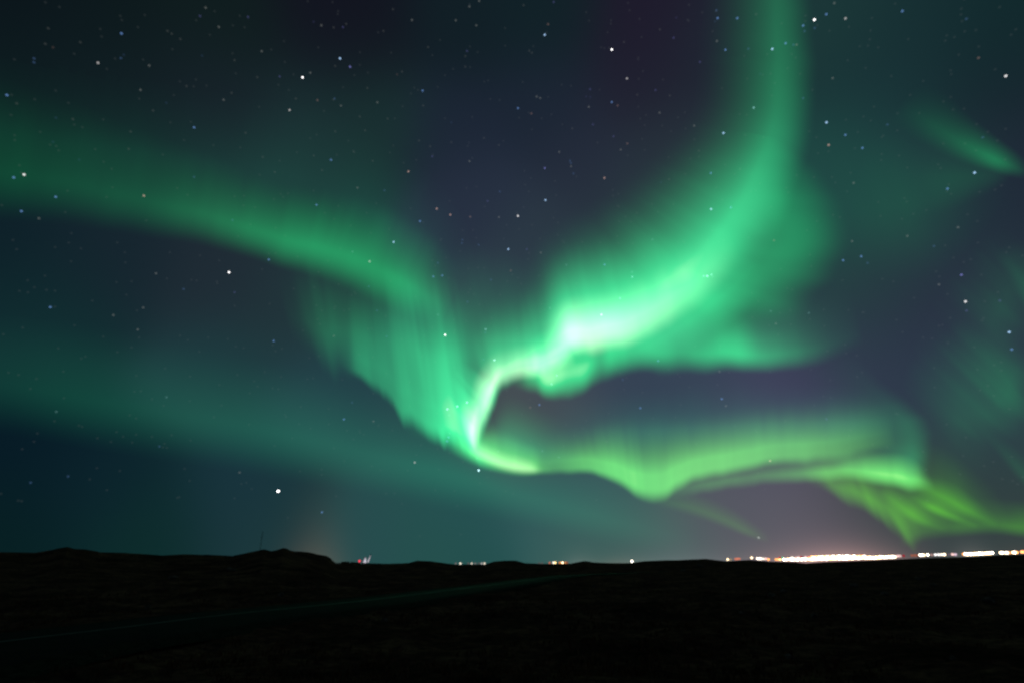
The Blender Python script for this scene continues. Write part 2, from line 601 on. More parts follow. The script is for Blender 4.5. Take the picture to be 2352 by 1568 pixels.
# broad arc on the left
a = aurora('aurora_arc', 'broad dark green aurora arc entering from the left edge above the single white star')
sheet('main_band', [(-160, 492, -120, 130, 60), (0, 512, 40, 180, 66), (120, 522, 160, 220, 71), (232, 537, 270, 265, 77), (355, 552, 395, 315, 89),
                    (465, 568, 500, 355, 106), (547, 592, 580, 388, 122), (610, 613, 650, 410, 133), (670, 632, 720, 425, 142), (740, 654, 800, 440, 150),
                    (807, 676, 880, 460, 152), (861, 698, 940, 490, 156), (916, 724, 1000, 530, 158), (957, 742, 1030, 565, 132), (1010, 762, 1070, 620, 0)],
      'deep', a, r=0.36, p=1.7, rays=((160, 0.07), (60, 0.05), (22, 0.03)), nu=22, comb=0.10, patch=(200, 2.0, 0.10), fray=(130, 0.04))
sheet('upper_glow', [(-160, 430, -140, 60, 42), (100, 460, 120, 120, 46), (300, 480, 330, 160, 50), (500, 510, 560, 200, 58), (680, 560, 760, 230, 64), (830, 610, 930, 330, 70), (960, 660, 1050, 440, 62), (1040, 700, 1110, 560, 0)],
      'teal', a, r=0.42, p=1.8, rays=((50, 0.08), (120, 0.12)), nu=22, comb=0.1)

# tall ribbon on the right
b = aurora('aurora_ribbon', 'tall bright aurora ribbon sweeping from the top edge down into the white glowing core')
sheet('main_band', [(1868, -120, 1590, -120, 92), (1872, 0, 1590, -10, 100), (1878, 150, 1585, 110, 115), (1873, 285, 1578, 225, 134), (1848, 410, 1535, 300, 166),
                    (1808, 515, 1475, 360, 196), (1756, 600, 1430, 400, 216), (1696, 670, 1390, 430, 224), (1626, 732, 1350, 455, 224), (1548, 786, 1315, 470, 218),
                    (1474, 818, 1285, 485, 214), (1400, 828, 1260, 505, 206), (1336, 830, 1232, 530, 190), (1290, 830, 1210, 555, 140), (1240, 825, 1180, 590, 0)],
      'mint', b, r=0.33, p=2.4, rays=((30, 0.02), (80, 0.06)), nv=44, nu=26, comb=0.04, fray=(70, 0.03), patch=(140, 2.0, 0.06))
sheet('glowing_core', [(1262, 846, 1222, 640, 0), (1292, 836, 1252, 590, 160), (1325, 832, 1282, 560, 206), (1370, 826, 1320, 545, 214), (1420, 820, 1370, 540, 212), (1475, 800, 1425, 535, 200), (1540, 762, 1485, 520, 166), (1610, 712, 1540, 530, 130), (1680, 640, 1590, 490, 100), (1740, 560, 1640, 430, 0)],
      'mint', b, r=0.32, p=1.8, rays=((14, 0.02), (34, 0.06), (70, 0.06)), nu=24, comb=0.10)
sheet('white_core', [(1258, 850, 1236, 730, 0), (1286, 838, 1262, 700, 150), (1316, 826, 1290, 680, 212), (1350, 820, 1325, 672, 216), (1400, 815, 1372, 664, 206), (1450, 803, 1420, 652, 190), (1510, 778, 1478, 625, 156), (1580, 735, 1540, 585, 122), (1650, 675, 1600, 535, 92), (1710, 610, 1660, 490, 0)],
      'pale', b, r=0.34, p=1.8, flat=0.1, rays=((14, 0.03), (34, 0.10), (70, 0.10)), nu=24, fray=(44, 0.06), comb=0.15)
sheet('side_veil', [(1800, 320, 1690, 300, 70), (1890, 390, 1690, 385, 102), (1936, 480, 1660, 470, 130), (1944, 575, 1620, 540, 152), (1915, 672, 1580, 590, 152), (1845, 735, 1530, 620, 140), (1740, 765, 1480, 650, 118), (1640, 805, 1440, 715, 0)],
      'deep', b, r=0.56, p=1.2, patch=(95, 3.0, 0.28), fray=(120, 0.12), rays=((30, 0.05),), nu=20)
sheet('outer_haze', [(1880, 560, 1830, 340, 0), (1950, 650, 1870, 320, 68), (2050, 670, 1950, 300, 76), (2150, 640, 2050, 300, 74), (2240, 580, 2140, 320, 60), (2350, 480, 2250, 340, 0)],
      'deep', b, r=0.52, p=1.5, patch=(90, 2.5, 0.25), rays=((30, 0.10), (70, 0.12)), nu=24, fray=(80, 0.06))
sheet('inner_fold', [(1440, 870, 1400, 760, 0), (1540, 838, 1430, 720, 150), (1625, 790, 1480, 680, 170), (1700, 742, 1540, 630, 164), (1755, 690, 1600, 590, 116), (1790, 630, 1650, 550, 0)],
      'mint', b, r=0.40, p=1.4, patch=(70, 2.5, 0.22), rays=((22, 0.05),), nu=20)

# ragged skirt under the core
q_ = aurora('aurora_skirt', 'ragged green aurora skirt hanging under the white core with a flat dark lower border')
sheet('left_fringe', [(1140, 884, 1170, 800, 0), (1190, 896, 1192, 790, 120), (1228, 910, 1224, 770, 212), (1266, 924, 1258, 750, 252), (1310, 918, 1300, 735, 246), (1350, 902, 1340, 720, 228), (1400, 876, 1390, 700, 200), (1450, 862, 1440, 690, 170), (1500, 862, 1490, 690, 130), (1560, 868, 1550, 710, 0)],
      'deep', q_, r=0.36, p=1.2, rays=((12, 0.03), (28, 0.13), (70, 0.12)), nu=26, fray=(50, 0.09), patch=(40, 3.0, 0.18))
sheet('right_fringe', [(1380, 856, 1370, 690, 0), (1470, 856, 1460, 660, 136), (1560, 862, 1540, 650, 160), (1640, 863, 1620, 660, 190), (1700, 862, 1680, 670, 206), (1760, 859, 1735, 680, 180), (1830, 852, 1800, 670, 134), (1900, 840, 1870, 660, 92), (1990, 800, 1950, 650, 0)],
      'deep', q_, r=0.26, p=1.5, rays=((22, 0.04), (90, 0.10)), nu=20, patch=(80, 2.5, 0.22), fray=(110, 0.06))

# the fold
c = aurora('aurora_fold', 'brightest white hook of the aurora folding down to a sharp point at the centre')
sheet('upper_bend', [(1360, 836, 1290, 600, 0), (1325, 832, 1285, 600, 190), (1296, 850, 1262, 620, 226), (1264, 868, 1240, 630, 236), (1227, 876, 1208, 640, 238), (1194, 882, 1172, 650, 238), (1166, 894, 1135, 660, 240),
                     (1150, 910, 1102, 700, 242), (1142, 936, 1078, 750, 238), (1133, 962, 1064, 800, 214), (1118, 990, 1054, 850, 170), (1104, 1016, 1046, 890, 0)],
      'mint', c, r=0.22, p=2.6, rays=((10, 0.03), (24, 0.07)), nu=24, comb=0.14, fray=(30, 0.03))
sheet('white_ridge', [(1330, 838, 1290, 760, 0), (1300, 850, 1270, 760, 150), (1266, 866, 1246, 775, 180), (1230, 874, 1216, 785, 184), (1196, 878, 1184, 790, 176), (1166, 888, 1150, 796, 170), (1146, 902, 1120, 816, 196), (1136, 925, 1090, 860, 208), (1128, 955, 1078, 900, 186), (1116, 985, 1072, 940, 120), (1106, 1010, 1068, 975, 0)],
      'pale', c, r=0.36, p=1.7, rays=((10, 0.05), (24, 0.12)), nu=24, comb=0.2, fray=(30, 0.07))
sheet('falling_point', [(1152, 890, 1076, 830, 0), (1144, 915, 1056, 830, 180), (1134, 945, 1040, 845, 214), (1124, 972, 1030, 860, 232), (1114, 1000, 1026, 885, 240), (1104, 1024, 1026, 915, 236), (1096, 1038, 1038, 955, 190), (1090, 1052, 1056, 995, 0)],
      'mint', c, r=0.30, p=1.5, rays=((7, 0.07), (16, 0.12)), nu=24, comb=0.25)
sheet('white_point', [(1112, 925, 1064, 900, 0), (1112, 950, 1060, 915, 130), (1112, 978, 1056, 930, 196), (1107, 1005, 1056, 955, 216), (1101, 1026, 1062, 985, 200), (1095, 1042, 1074, 1016, 0)],
      'pale', c, r=0.42, p=1.3)
sheet('fold_haze', [(1000, 900, 990, 560, 0), (1060, 900, 1040, 550, 100), (1120, 880, 1090, 545, 116), (1180, 870, 1150, 560, 118), (1240, 860, 1205, 580, 112), (1300, 840, 1260, 590, 0)],
      'mint', c, r=0.3, p=1.8, rays=((14, 0.03), (34, 0.09)), nu=26, comb=0.10)
sheet('lower_border', [(1036, 1050, 1036, 940, 0), (1068, 1060, 1060, 940, 140), (1095, 1072, 1092, 955, 196), (1128, 1085, 1128, 965, 222), (1161, 1093, 1168, 985, 228), (1195, 1097, 1206, 1005, 224), (1222, 1096, 1234, 1020, 202), (1242, 1093, 1254, 1036, 140), (1268, 1090, 1276, 1050, 0)],
      'lime', c, r=0.32, p=1.9, rays=((9, 0.05), (30, 0.07)), nu=22, comb=0.2)
sheet('pale_border', [(1074, 1046, 1078, 1000, 0), (1100, 1060, 1104, 1008, 150), (1130, 1074, 1132, 1022, 168), (1164, 1086, 1164, 1034, 170), (1196, 1091, 1194, 1042, 172), (1222, 1091, 1216, 1050, 158), (1238, 1089, 1234, 1060, 110), (1250, 1087, 1248, 1070, 0)],
      'pale', c, r=0.40, p=1.5)
sheet('inner_glow', [(1100, 1040, 1150, 900, 0), (1140, 1062, 1190, 905, 146), (1190, 1080, 1245, 930, 150), (1250, 1086, 1300, 955, 120), (1330, 1086, 1370, 980, 0)],
      'mint', c, r=0.35, p=1.7)

# rayed curtain left of the fold
d = aurora('aurora_curtain', 'wide rayed green aurora curtain with a frayed lower border left of the white hook')
sheet('main_curtain', [(778, 850, 775, 700, 0), (800, 862, 792, 675, 84), (822, 874, 806, 650, 128), (850, 896, 828, 625, 144), (886, 930, 856, 600, 152), (915, 964, 876, 595, 160), (950, 990, 900, 592, 176), (990, 1010, 930, 600, 200), (1025, 1032, 960, 610, 222), (1055, 1048, 990, 620, 226), (1085, 1062, 1020, 640, 204), (1115, 1076, 1050, 660, 130), (1155, 1086, 1090, 690, 0)],
      'mint', d, r=0.13, flat=0.10, p=1.8, rays=((12, 0.03), (23, 0.07), (47, 0.18), (95, 0.14)), nu=34, nv=44, fray=(34, 0.065), comb=0.22)
sheet('left_veil', [(670, 790, 625, 610, 0), (710, 830, 665, 600, 68), (750, 860, 702, 592, 92), (788, 880, 740, 590, 106), (850, 890, 800, 590, 96), (920, 920, 870, 600, 112), (1000, 960, 950, 610, 132), (1060, 960, 1010, 620, 140), (1110, 930, 1060, 640, 110), (1150, 880, 1100, 640, 0)],
      'mint', d, r=0.42, p=1.4, rays=((14, 0.07), (40, 0.14)), nu=26, fray=(45, 0.15), comb=0.25)
sheet('base_glow', [(930, 1004, 925, 900, 0), (990, 1022, 985, 900, 110), (1040, 1048, 1030, 920, 170), (1080, 1070, 1070, 950, 190), (1120, 1084, 1110, 980, 176), (1190, 1094, 1180, 1010, 120), (1240, 1092, 1235, 1030, 0)],
      'deep', d, r=0.32, p=1.5)

# long band low over the horizon
e_ = aurora('aurora_low_band', 'long lime green aurora band lying low across the sky right of the white hook')
sheet('main_band', [(1190, 1094, 1190, 990, 0), (1232, 1094, 1225, 985, 130), (1299, 1093, 1285, 975, 170), (1354, 1093, 1335, 968, 200), (1384, 1101, 1360, 960, 214), (1416, 1114, 1390, 950, 222), (1440, 1128, 1412, 945, 224), (1460, 1145, 1435, 940, 226), (1482, 1156, 1458, 936, 226), (1506, 1161, 1485, 936, 224), (1532, 1151, 1515, 936, 224), (1556, 1133, 1545, 936, 224),
                    (1580, 1120, 1570, 936, 220), (1620, 1107, 1610, 932, 214), (1668, 1096, 1660, 926, 210), (1723, 1086, 1715, 918, 206), (1790, 1074, 1780, 908, 196), (1860, 1070, 1850, 900, 184), (1928, 1062, 1915, 896, 162), (1990, 1048, 1975, 894, 128), (2060, 1032, 2040, 892, 0)],
      'lime', e_, r=0.18, flat=0.13, p=2.6, rays=((9, 0.025), (18, 0.03), (45, 0.05)), nu=24, nv=44, comb=0.13, fray=(60, 0.03))
sheet('upper_glow', [(1240, 1060, 1225, 920, 0), (1340, 1060, 1325, 890, 92), (1500, 1060, 1485, 880, 98), (1660, 1050, 1650, 870, 98), (1820, 1040, 1810, 870, 96), (1960, 1030, 1950, 880, 92), (2060, 1020, 2050, 880, 0)],
            'teal', e_, r=0.4, p=1.8, rays=((16, 0.03), (44, 0.07)), nu=26, comb=0.1)

# second low band
f_ = aurora('aurora_lower_streak', 'thin lime aurora streak under the long low band, brightest at its blunt right end')
sheet('main_band', [(1500, 1156, 1500, 1090, 0), (1560, 1146, 1555, 1080, 116), (1641, 1134, 1632, 1070, 134), (1723, 1123, 1715, 1055, 134), (1819, 1114, 1810, 1045, 150), (1890, 1110, 1880, 1040, 178), (1955, 1112, 1945, 1030, 196), (2005, 1118, 1995, 1030, 224), (2040, 1126, 2030, 1034, 236), (2080, 1130, 2072, 1038, 234), (2108, 1131, 2100, 1048, 204), (2126, 1130, 2116, 1060, 150), (2150, 1134, 2138, 1080, 70), (2180, 1140, 2166, 1100, 0)],
      'lime', f_, r=0.40, p=1.5, rays=((12, 0.04), (40, 0.07)), nu=22, fray=(50, 0.10))
sheet('curtain_edge', [(1960, 800, 1820, 880, 0), (2050, 882, 1840, 940, 70), (2096, 925, 1860, 975, 86), (2126, 958, 1870, 1005, 104), (2146, 990, 1880, 1030, 112), (2148, 1028, 1890, 1050, 120), (2140, 1062, 1910, 1070, 122), (2136, 1100, 1930, 1090, 96), (2130, 1130, 1960, 1110, 0)],
      'mint', f_, r=0.22, p=1.2, rays=((20, 0.06),), fray=(60, 0.05), patch=(60, 2.5, 0.18))

# frayed foot at the right
h = aurora('aurora_frayed_foot', 'frayed yellow green aurora foot reaching down toward the town lights at the right')
sheet('main_body', [(1840, 1116, 1840, 1060, 0), (1885, 1128, 1868, 1062, 106), (1920, 1148, 1890, 1064, 134), (1950, 1170, 1908, 1066, 146), (1975, 1174, 1930, 1068, 152), (2000, 1188, 1950, 1070, 156), (2030, 1210, 1972, 1074, 156), (2054, 1232, 1996, 1078, 154), (2076, 1256, 2020, 1080, 144), (2100, 1266, 2046, 1082, 136), (2122, 1240, 2076, 1084, 136), (2155, 1222, 2104, 1086, 124), (2195, 1218, 2136, 1092, 104), (2250, 1212, 2176, 1106, 0)],
      'olive', h, r=0.48, p=1.0, rays=((12, 0.02), (24, 0.10), (50, 0.14)), nu=22, fray=(40, 0.08), comb=0.10)
sheet('upper_streak', [(2075, 1124, 2110, 1072, 0), (2115, 1144, 2146, 1086, 116), (2162, 1166, 2190, 1106, 140), (2205, 1186, 2228, 1132, 144), (2245, 1202, 2262, 1156, 112), (2290, 1218, 2300, 1182, 0)],
      'olive', h, r=0.40, p=1.4)
sheet('middle_streak', [(2080, 1150, 2105, 1118, 0), (2108, 1166, 2130, 1128, 104), (2136, 1180, 2156, 1142, 146), (2170, 1194, 2188, 1158, 140), (2205, 1206, 2220, 1174, 104), (2245, 1218, 2254, 1194, 0)],
      'olive', h, r=0.42, p=1.4)
sheet('lower_streak', [(2010, 1140, 2034, 1104, 0), (2040, 1164, 2064, 1122, 110), (2072, 1188, 2094, 1146, 130), (2104, 1206, 2124, 1168, 124), (2140, 1218, 2154, 1188, 92), (2175, 1226, 2184, 1204, 0)],
      'olive', h, r=0.44, p=1.3)
sheet('falling_ray', [(2020, 1160, 2044, 1140, 0), (2044, 1196, 2070, 1172, 102), (2066, 1228, 2090, 1206, 112), (2084, 1254, 2102, 1236, 86), (2098, 1276, 2110, 1264, 0)],
      'olive', h, r=0.46, p=1.2)
sheet('right_glow', [(2090, 1110, 2095, 1000, 0), (2145, 1160, 2140, 1010, 90), (2200, 1195, 2190, 1035, 94), (2255, 1218, 2245, 1080, 84), (2320, 1228, 2305, 1130, 0)],
      'olive', h, r=0.5, p=1.4, patch=(40, 3.0, 0.2))

i_ = aurora('aurora_horizon_band', 'dim olive aurora band just over the rightmost town lights')
sheet('main_band', [(2060, 1266, 2080, 1180, 0), (2110, 1250, 2110, 1160, 96), (2160, 1240, 2155, 1150, 106), (2202, 1236, 2195, 1145, 110), (2284, 1231, 2270, 1140, 110), (2352, 1238, 2340, 1145, 124), (2450, 1246, 2440, 1150, 130)],
      'olive', i_, r=0.32, p=1.4, rays=((30, 0.10),), patch=(60, 2.5, 0.18), nu=20)

j_ = aurora('aurora_tail', 'thin faint olive aurora tail slanting down toward the start of the town lights')
sheet('main_band', [(1480, 1160, 1500, 1115, 0), (1540, 1174, 1560, 1122, 108), (1600, 1192, 1620, 1136, 112), (1660, 1214, 1680, 1162, 113), (1710, 1234, 1726, 1192, 111), (1765, 1252, 1776, 1225, 0)],
      'olive', j_, r=0.4, p=1.4)

k_ = aurora('aurora_teal_band', 'wide dim teal aurora band low over the left hills')
sheet('main_band', [(-160, 1000, -150, 690, 54), (0, 1005, 10, 710, 60), (150, 1030, 170, 735, 68), (300, 1055, 330, 765, 75), (500, 1085, 530, 805, 85), (700, 1120, 730, 850, 95), (900, 1155, 930, 920, 103), (1060, 1185, 1090, 975, 108), (1200, 1215, 1230, 1035, 108), (1350, 1248, 1380, 1085, 108), (1480, 1275, 1500, 1130, 104), (1600, 1295, 1620, 1170, 0)],
      'haze', k_, r=0.42, p=1.4, patch=(260, 2.0, 0.10))

l_ = aurora('aurora_small_streak', 'short green aurora streak slanting down alone near the upper right corner')
sheet('main_band', [(2030, 285, 2120, 180, 0), (2100, 330, 2175, 212, 72), (2166, 362, 2220, 255, 90), (2225, 384, 2262, 290, 108), (2278, 400, 2304, 322, 114), (2318, 410, 2340, 348, 90), (2356, 416, 2370, 375, 0)],
      'deep', l_, r=0.44, p=1.4, patch=(60, 2.0, 0.15))
sheet('lower_glow', [(1940, 460, 2010, 280, 0), (2060, 510, 2120, 290, 68), (2160, 500, 2220, 310, 72), (2250, 460, 2300, 340, 64), (2310, 430, 2340, 370, 0)],
      'deep', l_, r=0.5, p=1.3)

m_ = aurora('aurora_right_patch', 'dim round green aurora patch by the right edge above the low bands')
sheet('main_band', [(2400, 790, 2260, 700, 0), (2392, 850, 2225, 715, 64), (2386, 905, 2195, 735, 84), (2374, 955, 2160, 760, 93), (2345, 1000, 2125, 790, 92), (2290, 1030, 2085, 830, 80), (2225, 1040, 2050, 870, 66), (2160, 1030, 2020, 900, 0)],
      'deep', m_, r=0.32, p=1.3, rays=((14, 0.08), (30, 0.24), (70, 0.16)), nu=26, fray=(50, 0.16), comb=0.25)
sheet('slanted_rays', [(2440, 640, 2300, 500, 0), (2410, 720, 2240, 560, 66), (2390, 800, 2190, 620, 72), (2360, 880, 2140, 690, 68), (2330, 960, 2100, 760, 72), (2300, 1050, 2080, 850, 76), (2270, 1120, 2070, 930, 70), (2230, 1160, 2080, 1000, 0)],
      'deep', m_, r=0.45, p=1.2, rays=((18, 0.18), (40, 0.40), (90, 0.20)), nu=30, fray=(60, 0.2), comb=0.3)
sheet('long_streak', [(2230, 980, 2250, 950, 0), (2290, 1050, 2316, 1006, 74), (2340, 1110, 2370, 1060, 82), (2400, 1170, 2430, 1120, 78), (2460, 1220, 2490, 1180, 0)],
      'deep', m_, r=0.45, p=1.2)
sheet('edge_streak', [(2270, 580, 2350, 540, 0), (2320, 660, 2390, 590, 70), (2360, 730, 2430, 650, 84), (2420, 800, 2480, 720, 84), (2480, 840, 2520, 800, 0)],
      'mint', m_, r=0.35, p=1.2, rays=((26, 0.14),), nu=20)

# ------------------------------------------------------------------ town lights on the horizon
LAMP = {
    'white': (1.0, 0.86, 0.70), 'cream': (1.0, 0.74, 0.44), 'orange': (1.0, 0.38, 0.12), 'yellow': (1.0, 0.64, 0.24),
    'red': (1.0, 0.05, 0.09), 'rust': (1.0, 0.30, 0.18), 'pink': (1.0, 0.62, 0.58), 'mauve': (0.85, 0.62, 0.75), 'green': (0.25, 1.0, 0.55), 'grey': (0.95, 0.90, 0.88),
}
_lm = {}


def lamp_mat(col, power):
    if (col, power) not in _lm:
        _lm[(col, power)] = glow_mat(f'lamp_{col}_glow', LAMP[col], power)
    return _lm[(col, power)]


M_pole = rough_mat('dark_lamp_pole', (0.03, 0.03, 0.03), (0.06, 0.06, 0.06), 2.0, rough=0.6)
_lamp_meshes = {}


def town_light(sx, sy, col, power, label, group, size=1.0, r=1300.0, name='town_light', cat='town light'):
    """floodlit lamp head on its pole"""
    p = at_range(sx * 0.6125, sy * 0.6125, r)
    rad = 2.25 * size * r / 1300.0
    gz = float(ground_z(np.array([p.x]), np.array([p.y]))[0])
    h = max(p.z - gz, 3.0)
    hq = round(h)
    key = (col, power, round(rad, 2), hq)
    if key not in _lamp_meshes:
        bv, bf = ball(rad)
        pv, pf = tube((0, 0, -hq - 1.0), (0, 0, -rad * 0.9), 0.16, 0.10, 6)
        V, F = merge((bv, bf), (pv, pf))
        me = bpy.data.meshes.new(name)
        me.from_pydata(V, [], F)
        me.materials.append(lamp_mat(col, power))
        me.materials.append(M_pole)
        me.polygons.foreach_set('material_index', [0 if k < len(bf) else 1 for k in range(len(F))])
        me.polygons.foreach_set('use_smooth', [True] * len(F))
        _lamp_meshes[key] = me
    o = bpy.data.objects.new(name, _lamp_meshes[key])
    o.location = p
    COL.objects.link(o)
    return tag(o, label, cat, group)


ORD = ['first', 'second', 'third', 'fourth', 'fifth', 'sixth', 'seventh', 'eighth', 'ninth', 'tenth', 'eleventh', 'twelfth', 'thirteenth']


def light_row(items, place, group, name='town_light'):
    for k, (x, y, col, pw) in enumerate(items):
        bright = 'blazing' if pw >= 2.5 else 'bright' if pw >= 0.9 else 'dull' if pw >= 0.25 else 'barely lit'
        town_light(x, y, col, pw, f'{bright} {col} light, {ORD[k]} from the left {place}', group)


light_row([(1709.5, 2111.2, 'grey', 0.16), (1726.5, 2111.2, 'white', 1.3), (1756, 2111, 'grey', 0.10), (1769, 2111, 'white', 0.80), (1782, 2111, 'grey', 0.18),
           (1795, 2111, 'grey', 0.09), (1806, 2111, 'grey', 0.42), (1817, 2111, 'white', 1.1)], 'in the small white row between two mounds', 'small white row of lights')
light_row([(2022, 2110, 'grey', 0.09), (2033, 2109.5, 'grey', 0.10), (2061, 2108.3, 'rust', 0.55), (2075.6, 2108, 'white', 1.9), (2082, 2108, 'yellow', 2.6), (2098, 2108, 'orange', 0.6), (2103, 2108, 'orange', 0.9),
           (2109, 2108, 'cream', 3.6), (2119.6, 2108, 'orange', 0.7), (2126.5, 2107.5, 'rust', 0.25)], 'in the small orange cluster', 'small orange cluster of lights')
town_light(2370, 2102.6, 'white', 5.0, 'single very bright white light alone between the orange cluster and the town', 'lone lights on the horizon', size=1.1)
light_row([(2729, 2095.5, 'cream', 3.0), (2740, 2096, 'cream', 0.35), (2758, 2094, 'rust', 0.7), (2765, 2093.6, 'rust', 0.8), (2773, 2093, 'rust', 0.7), (2819, 2089.4, 'cream', 3.2), (2841, 2092.6, 'white', 4.0),
           (2848, 2092.6, 'white', 4.2), (2855, 2093, 'white', 2.4), (2863, 2093.2, 'white', 1.6), (2872, 2093.2, 'pink', 1.4), (2881.6, 2095.6, 'orange', 2.6)], 'in the scattered lights left of the long strip', 'scattered lights left of the long strip')
light_row([(2910, 2095.6, 'orange', 1.8), (2917, 2095.6, 'orange', 2.2), (2925, 2095.6, 'yellow', 3.0), (2924, 2089.2, 'red', 0.5), (2934.7, 2090, 'green', 0.6)], 'at the left tip of the long strip', 'left tip of the long strip')
sr = random.Random(5)
L_STRIP = 'white hot town light merged into the longest glowing strip on the horizon'
xs = 2940.0
while xs < 3356:
    y = float(np.interp(xs, [2940, 3046, 3171, 3240, 3356], [2095.8, 2094.6, 2091.4, 2089.8, 2085.8]))
    town_light(xs, y + sr.uniform(-0.8, 0.8), sr.choice(['white', 'white', 'cream', 'yellow', 'cream', 'white']), sr.choice([4.0, 6.0, 9.0, 13.0]), L_STRIP, 'long glowing strip of town lights')
    xs += sr.uniform(4.4, 5.6)
for x, y, col, pw in [(2971, 2088.6, 'white', 1.5), (2986, 2088.2, 'pink', 0.9), (2996, 2087.6, 'pink', 1.0), (3005, 2087, 'red', 0.4), (3021, 2088, 'pink', 1.6), (3034, 2087.8, 'rust', 1.6)]:
    town_light(x, y, col, pw, f'{col} light peeping over the left half of the longest strip, {ORD[[2971, 2986, 2996, 3005, 3021, 3034].index(x)]} from its left tip', 'lights above the long strip')
xs = 3046.0
while xs < 3246:
    y = float(np.interp(xs, [3046, 3100, 3150, 3246], [2087.4, 2085.2, 2084.6, 2084.4]))
    town_light(xs, y + sr.uniform(-0.6, 0.6), sr.choice(['white', 'cream', 'cream', 'orange', 'white']), sr.choice([3.0, 5.0, 9.0]), L_STRIP, 'long glowing strip of town lights')
    xs += sr.uniform(5.0, 7.0)
light_row([(3363, 2083.2, 'pink', 1.3), (3370, 2083, 'pink', 1.1), (3376, 2082.8, 'pink', 0.8), (3389, 2082.2, 'red', 0.32)], 'trailing off the right end of the longest strip', 'right end of the long strip')
light_row([(3420, 2081, 'rust', 0.35), (3431, 2080.6, 'rust', 0.35), (3440, 2080.4, 'rust', 0.25), (3451, 2079.6, 'white', 5.0), (3458, 2079.4, 'white', 5.0), (3465, 2079.2, 'cream', 3.2), (3479, 2078.4, 'white', 5.0), (3494, 2078.4, 'pink', 0.4),
           (3508, 2078, 'grey', 1.6), (3520, 2077.6, 'grey', 1.6), (3531, 2077.4, 'white', 2.0), (3541.5, 2077.2, 'cream', 4.2), (3559, 2077.2, 'mauve', 0.16)], 'between the two glowing strips', 'lights between the two strips')
light_row([(3572, 2076.8, 'pink', 1.2), (3583, 2077.2, 'mauve', 1.0)], 'in the pair just left of the short strip', 'pair left of the short strip')
xs = 3613.0
while xs < 3724:
    y = float(np.interp(xs, [3613, 3660, 3724], [2076.2, 2074.8, 2071.4]))
    town_light(xs, y + sr.uniform(-0.6, 0.6), sr.choice(['white', 'white', 'cream', 'yellow']) if xs > 3617 else 'orange', sr.choice([5.0, 8.0]) if xs > 3617 else 2.0, 'white hot town light merged into the shorter glowing strip at the right', 'short glowing strip of town lights')
    xs += sr.uniform(4.6, 6.2)
light_row([(3753, 2070.6, 'cream', 5.0), (3758, 2070.2, 'white', 5.0), (3770, 2071, 'cream', 4.0), (3778, 2070.6, 'white', 4.0), (3786, 2070.4, 'orange', 1.4), (3799, 2069.6, 'cream', 4.0), (3806, 2069.2, 'white', 5.0), (3813, 2069.2, 'orange', 3.0),
           (3832, 2067.6, 'orange', 3.0), (3838, 2067.4, 'orange', 2.6)], 'in the last lights by the right edge', 'last lights by the right edge')

# ------------------------------------------------------------------ steaming power plant, its red warning lamp
town_light(1348, 2101.6, 'red', 1.3, 'single red warning light on the horizon beside the pale steam plumes', 'lone lights on the horizon', size=1.05, name='warning_light', cat='warning light')
M_steam = rough_mat('white_steam', (0.70, 0.70, 0.72), (0.85, 0.85, 0.86), 0.3, rough=1.0, spec=0.0)


def lumpy(lumps, seed):
    rr = random.Random(seed)
    bm = bmesh.new()
    bmesh.ops.create_icosphere(bm, subdivisions=4, radius=1.0)
    for v_ in bm.verts:
        d_ = v_.co.normalized()
        best = 0.0
        for (cx, cy, cz, cr_) in lumps:
            c_ = Vector((cx, cy, cz))
            bq = d_.dot(c_)
            disc = bq * bq - (c_.length_squared - cr_ * cr_)
            if disc > 0:
                best = max(best, bq + math.sqrt(disc))
        v_.co = d_ * max(best, 0.4)
    V = [tuple(v_.co) for v_ in bm.verts]
    F = [[q.index for q in p.verts] for p in bm.faces]
    bm.free()
    return V, F


R_ST = 1100.0
v, f = lumpy([(0, 0, 0, 3.0), (0.5, 0, 3.2, 2.4), (0.2, 1, 5.6, 1.7), (-1.5, 0, -2.0, 2.4), (1.2, 0, -2.4, 2.2)], 1)
o = mesh_obj('steam_plume', v, f, M_steam, smooth=True)
o.location = at_range(1368 * 0.6125, 2101.5 * 0.6125, R_ST)
tag(o, 'broad pale steam plume standing right beside the red warning light', 'steam plume', 'steam plumes')
v, f = lumpy([(0, 0, 0, 1.9), (0.7, 0, 2.6, 1.6), (1.8, 0, 5.4, 1.5), (2.9, 0, 8.6, 1.3), (3.6, 0, 11.4, 1.0), (4.0, 0, 13.4, 0.7)], 2)
o = mesh_obj('steam_plume', v, f, M_steam, smooth=True)
o.location = at_range(1381 * 0.6125, 2103 * 0.6125, R_ST)
tag(o, 'thin pale steam plume leaning up to the right, farther from the red light', 'steam plume', 'steam plumes')
ld = bpy.data.lights.new('plant_floodlight', 'POINT')
ld.energy = 6500.0
ld.color = (0.92, 0.88, 1.0)
ld.shadow_soft_size = 1.5
lo = bpy.data.objects.new('plant_floodlight', ld)
COL.objects.link(lo)
lo.location = at_range(1372 * 0.6125, 2104 * 0.6125, R_ST - 16)

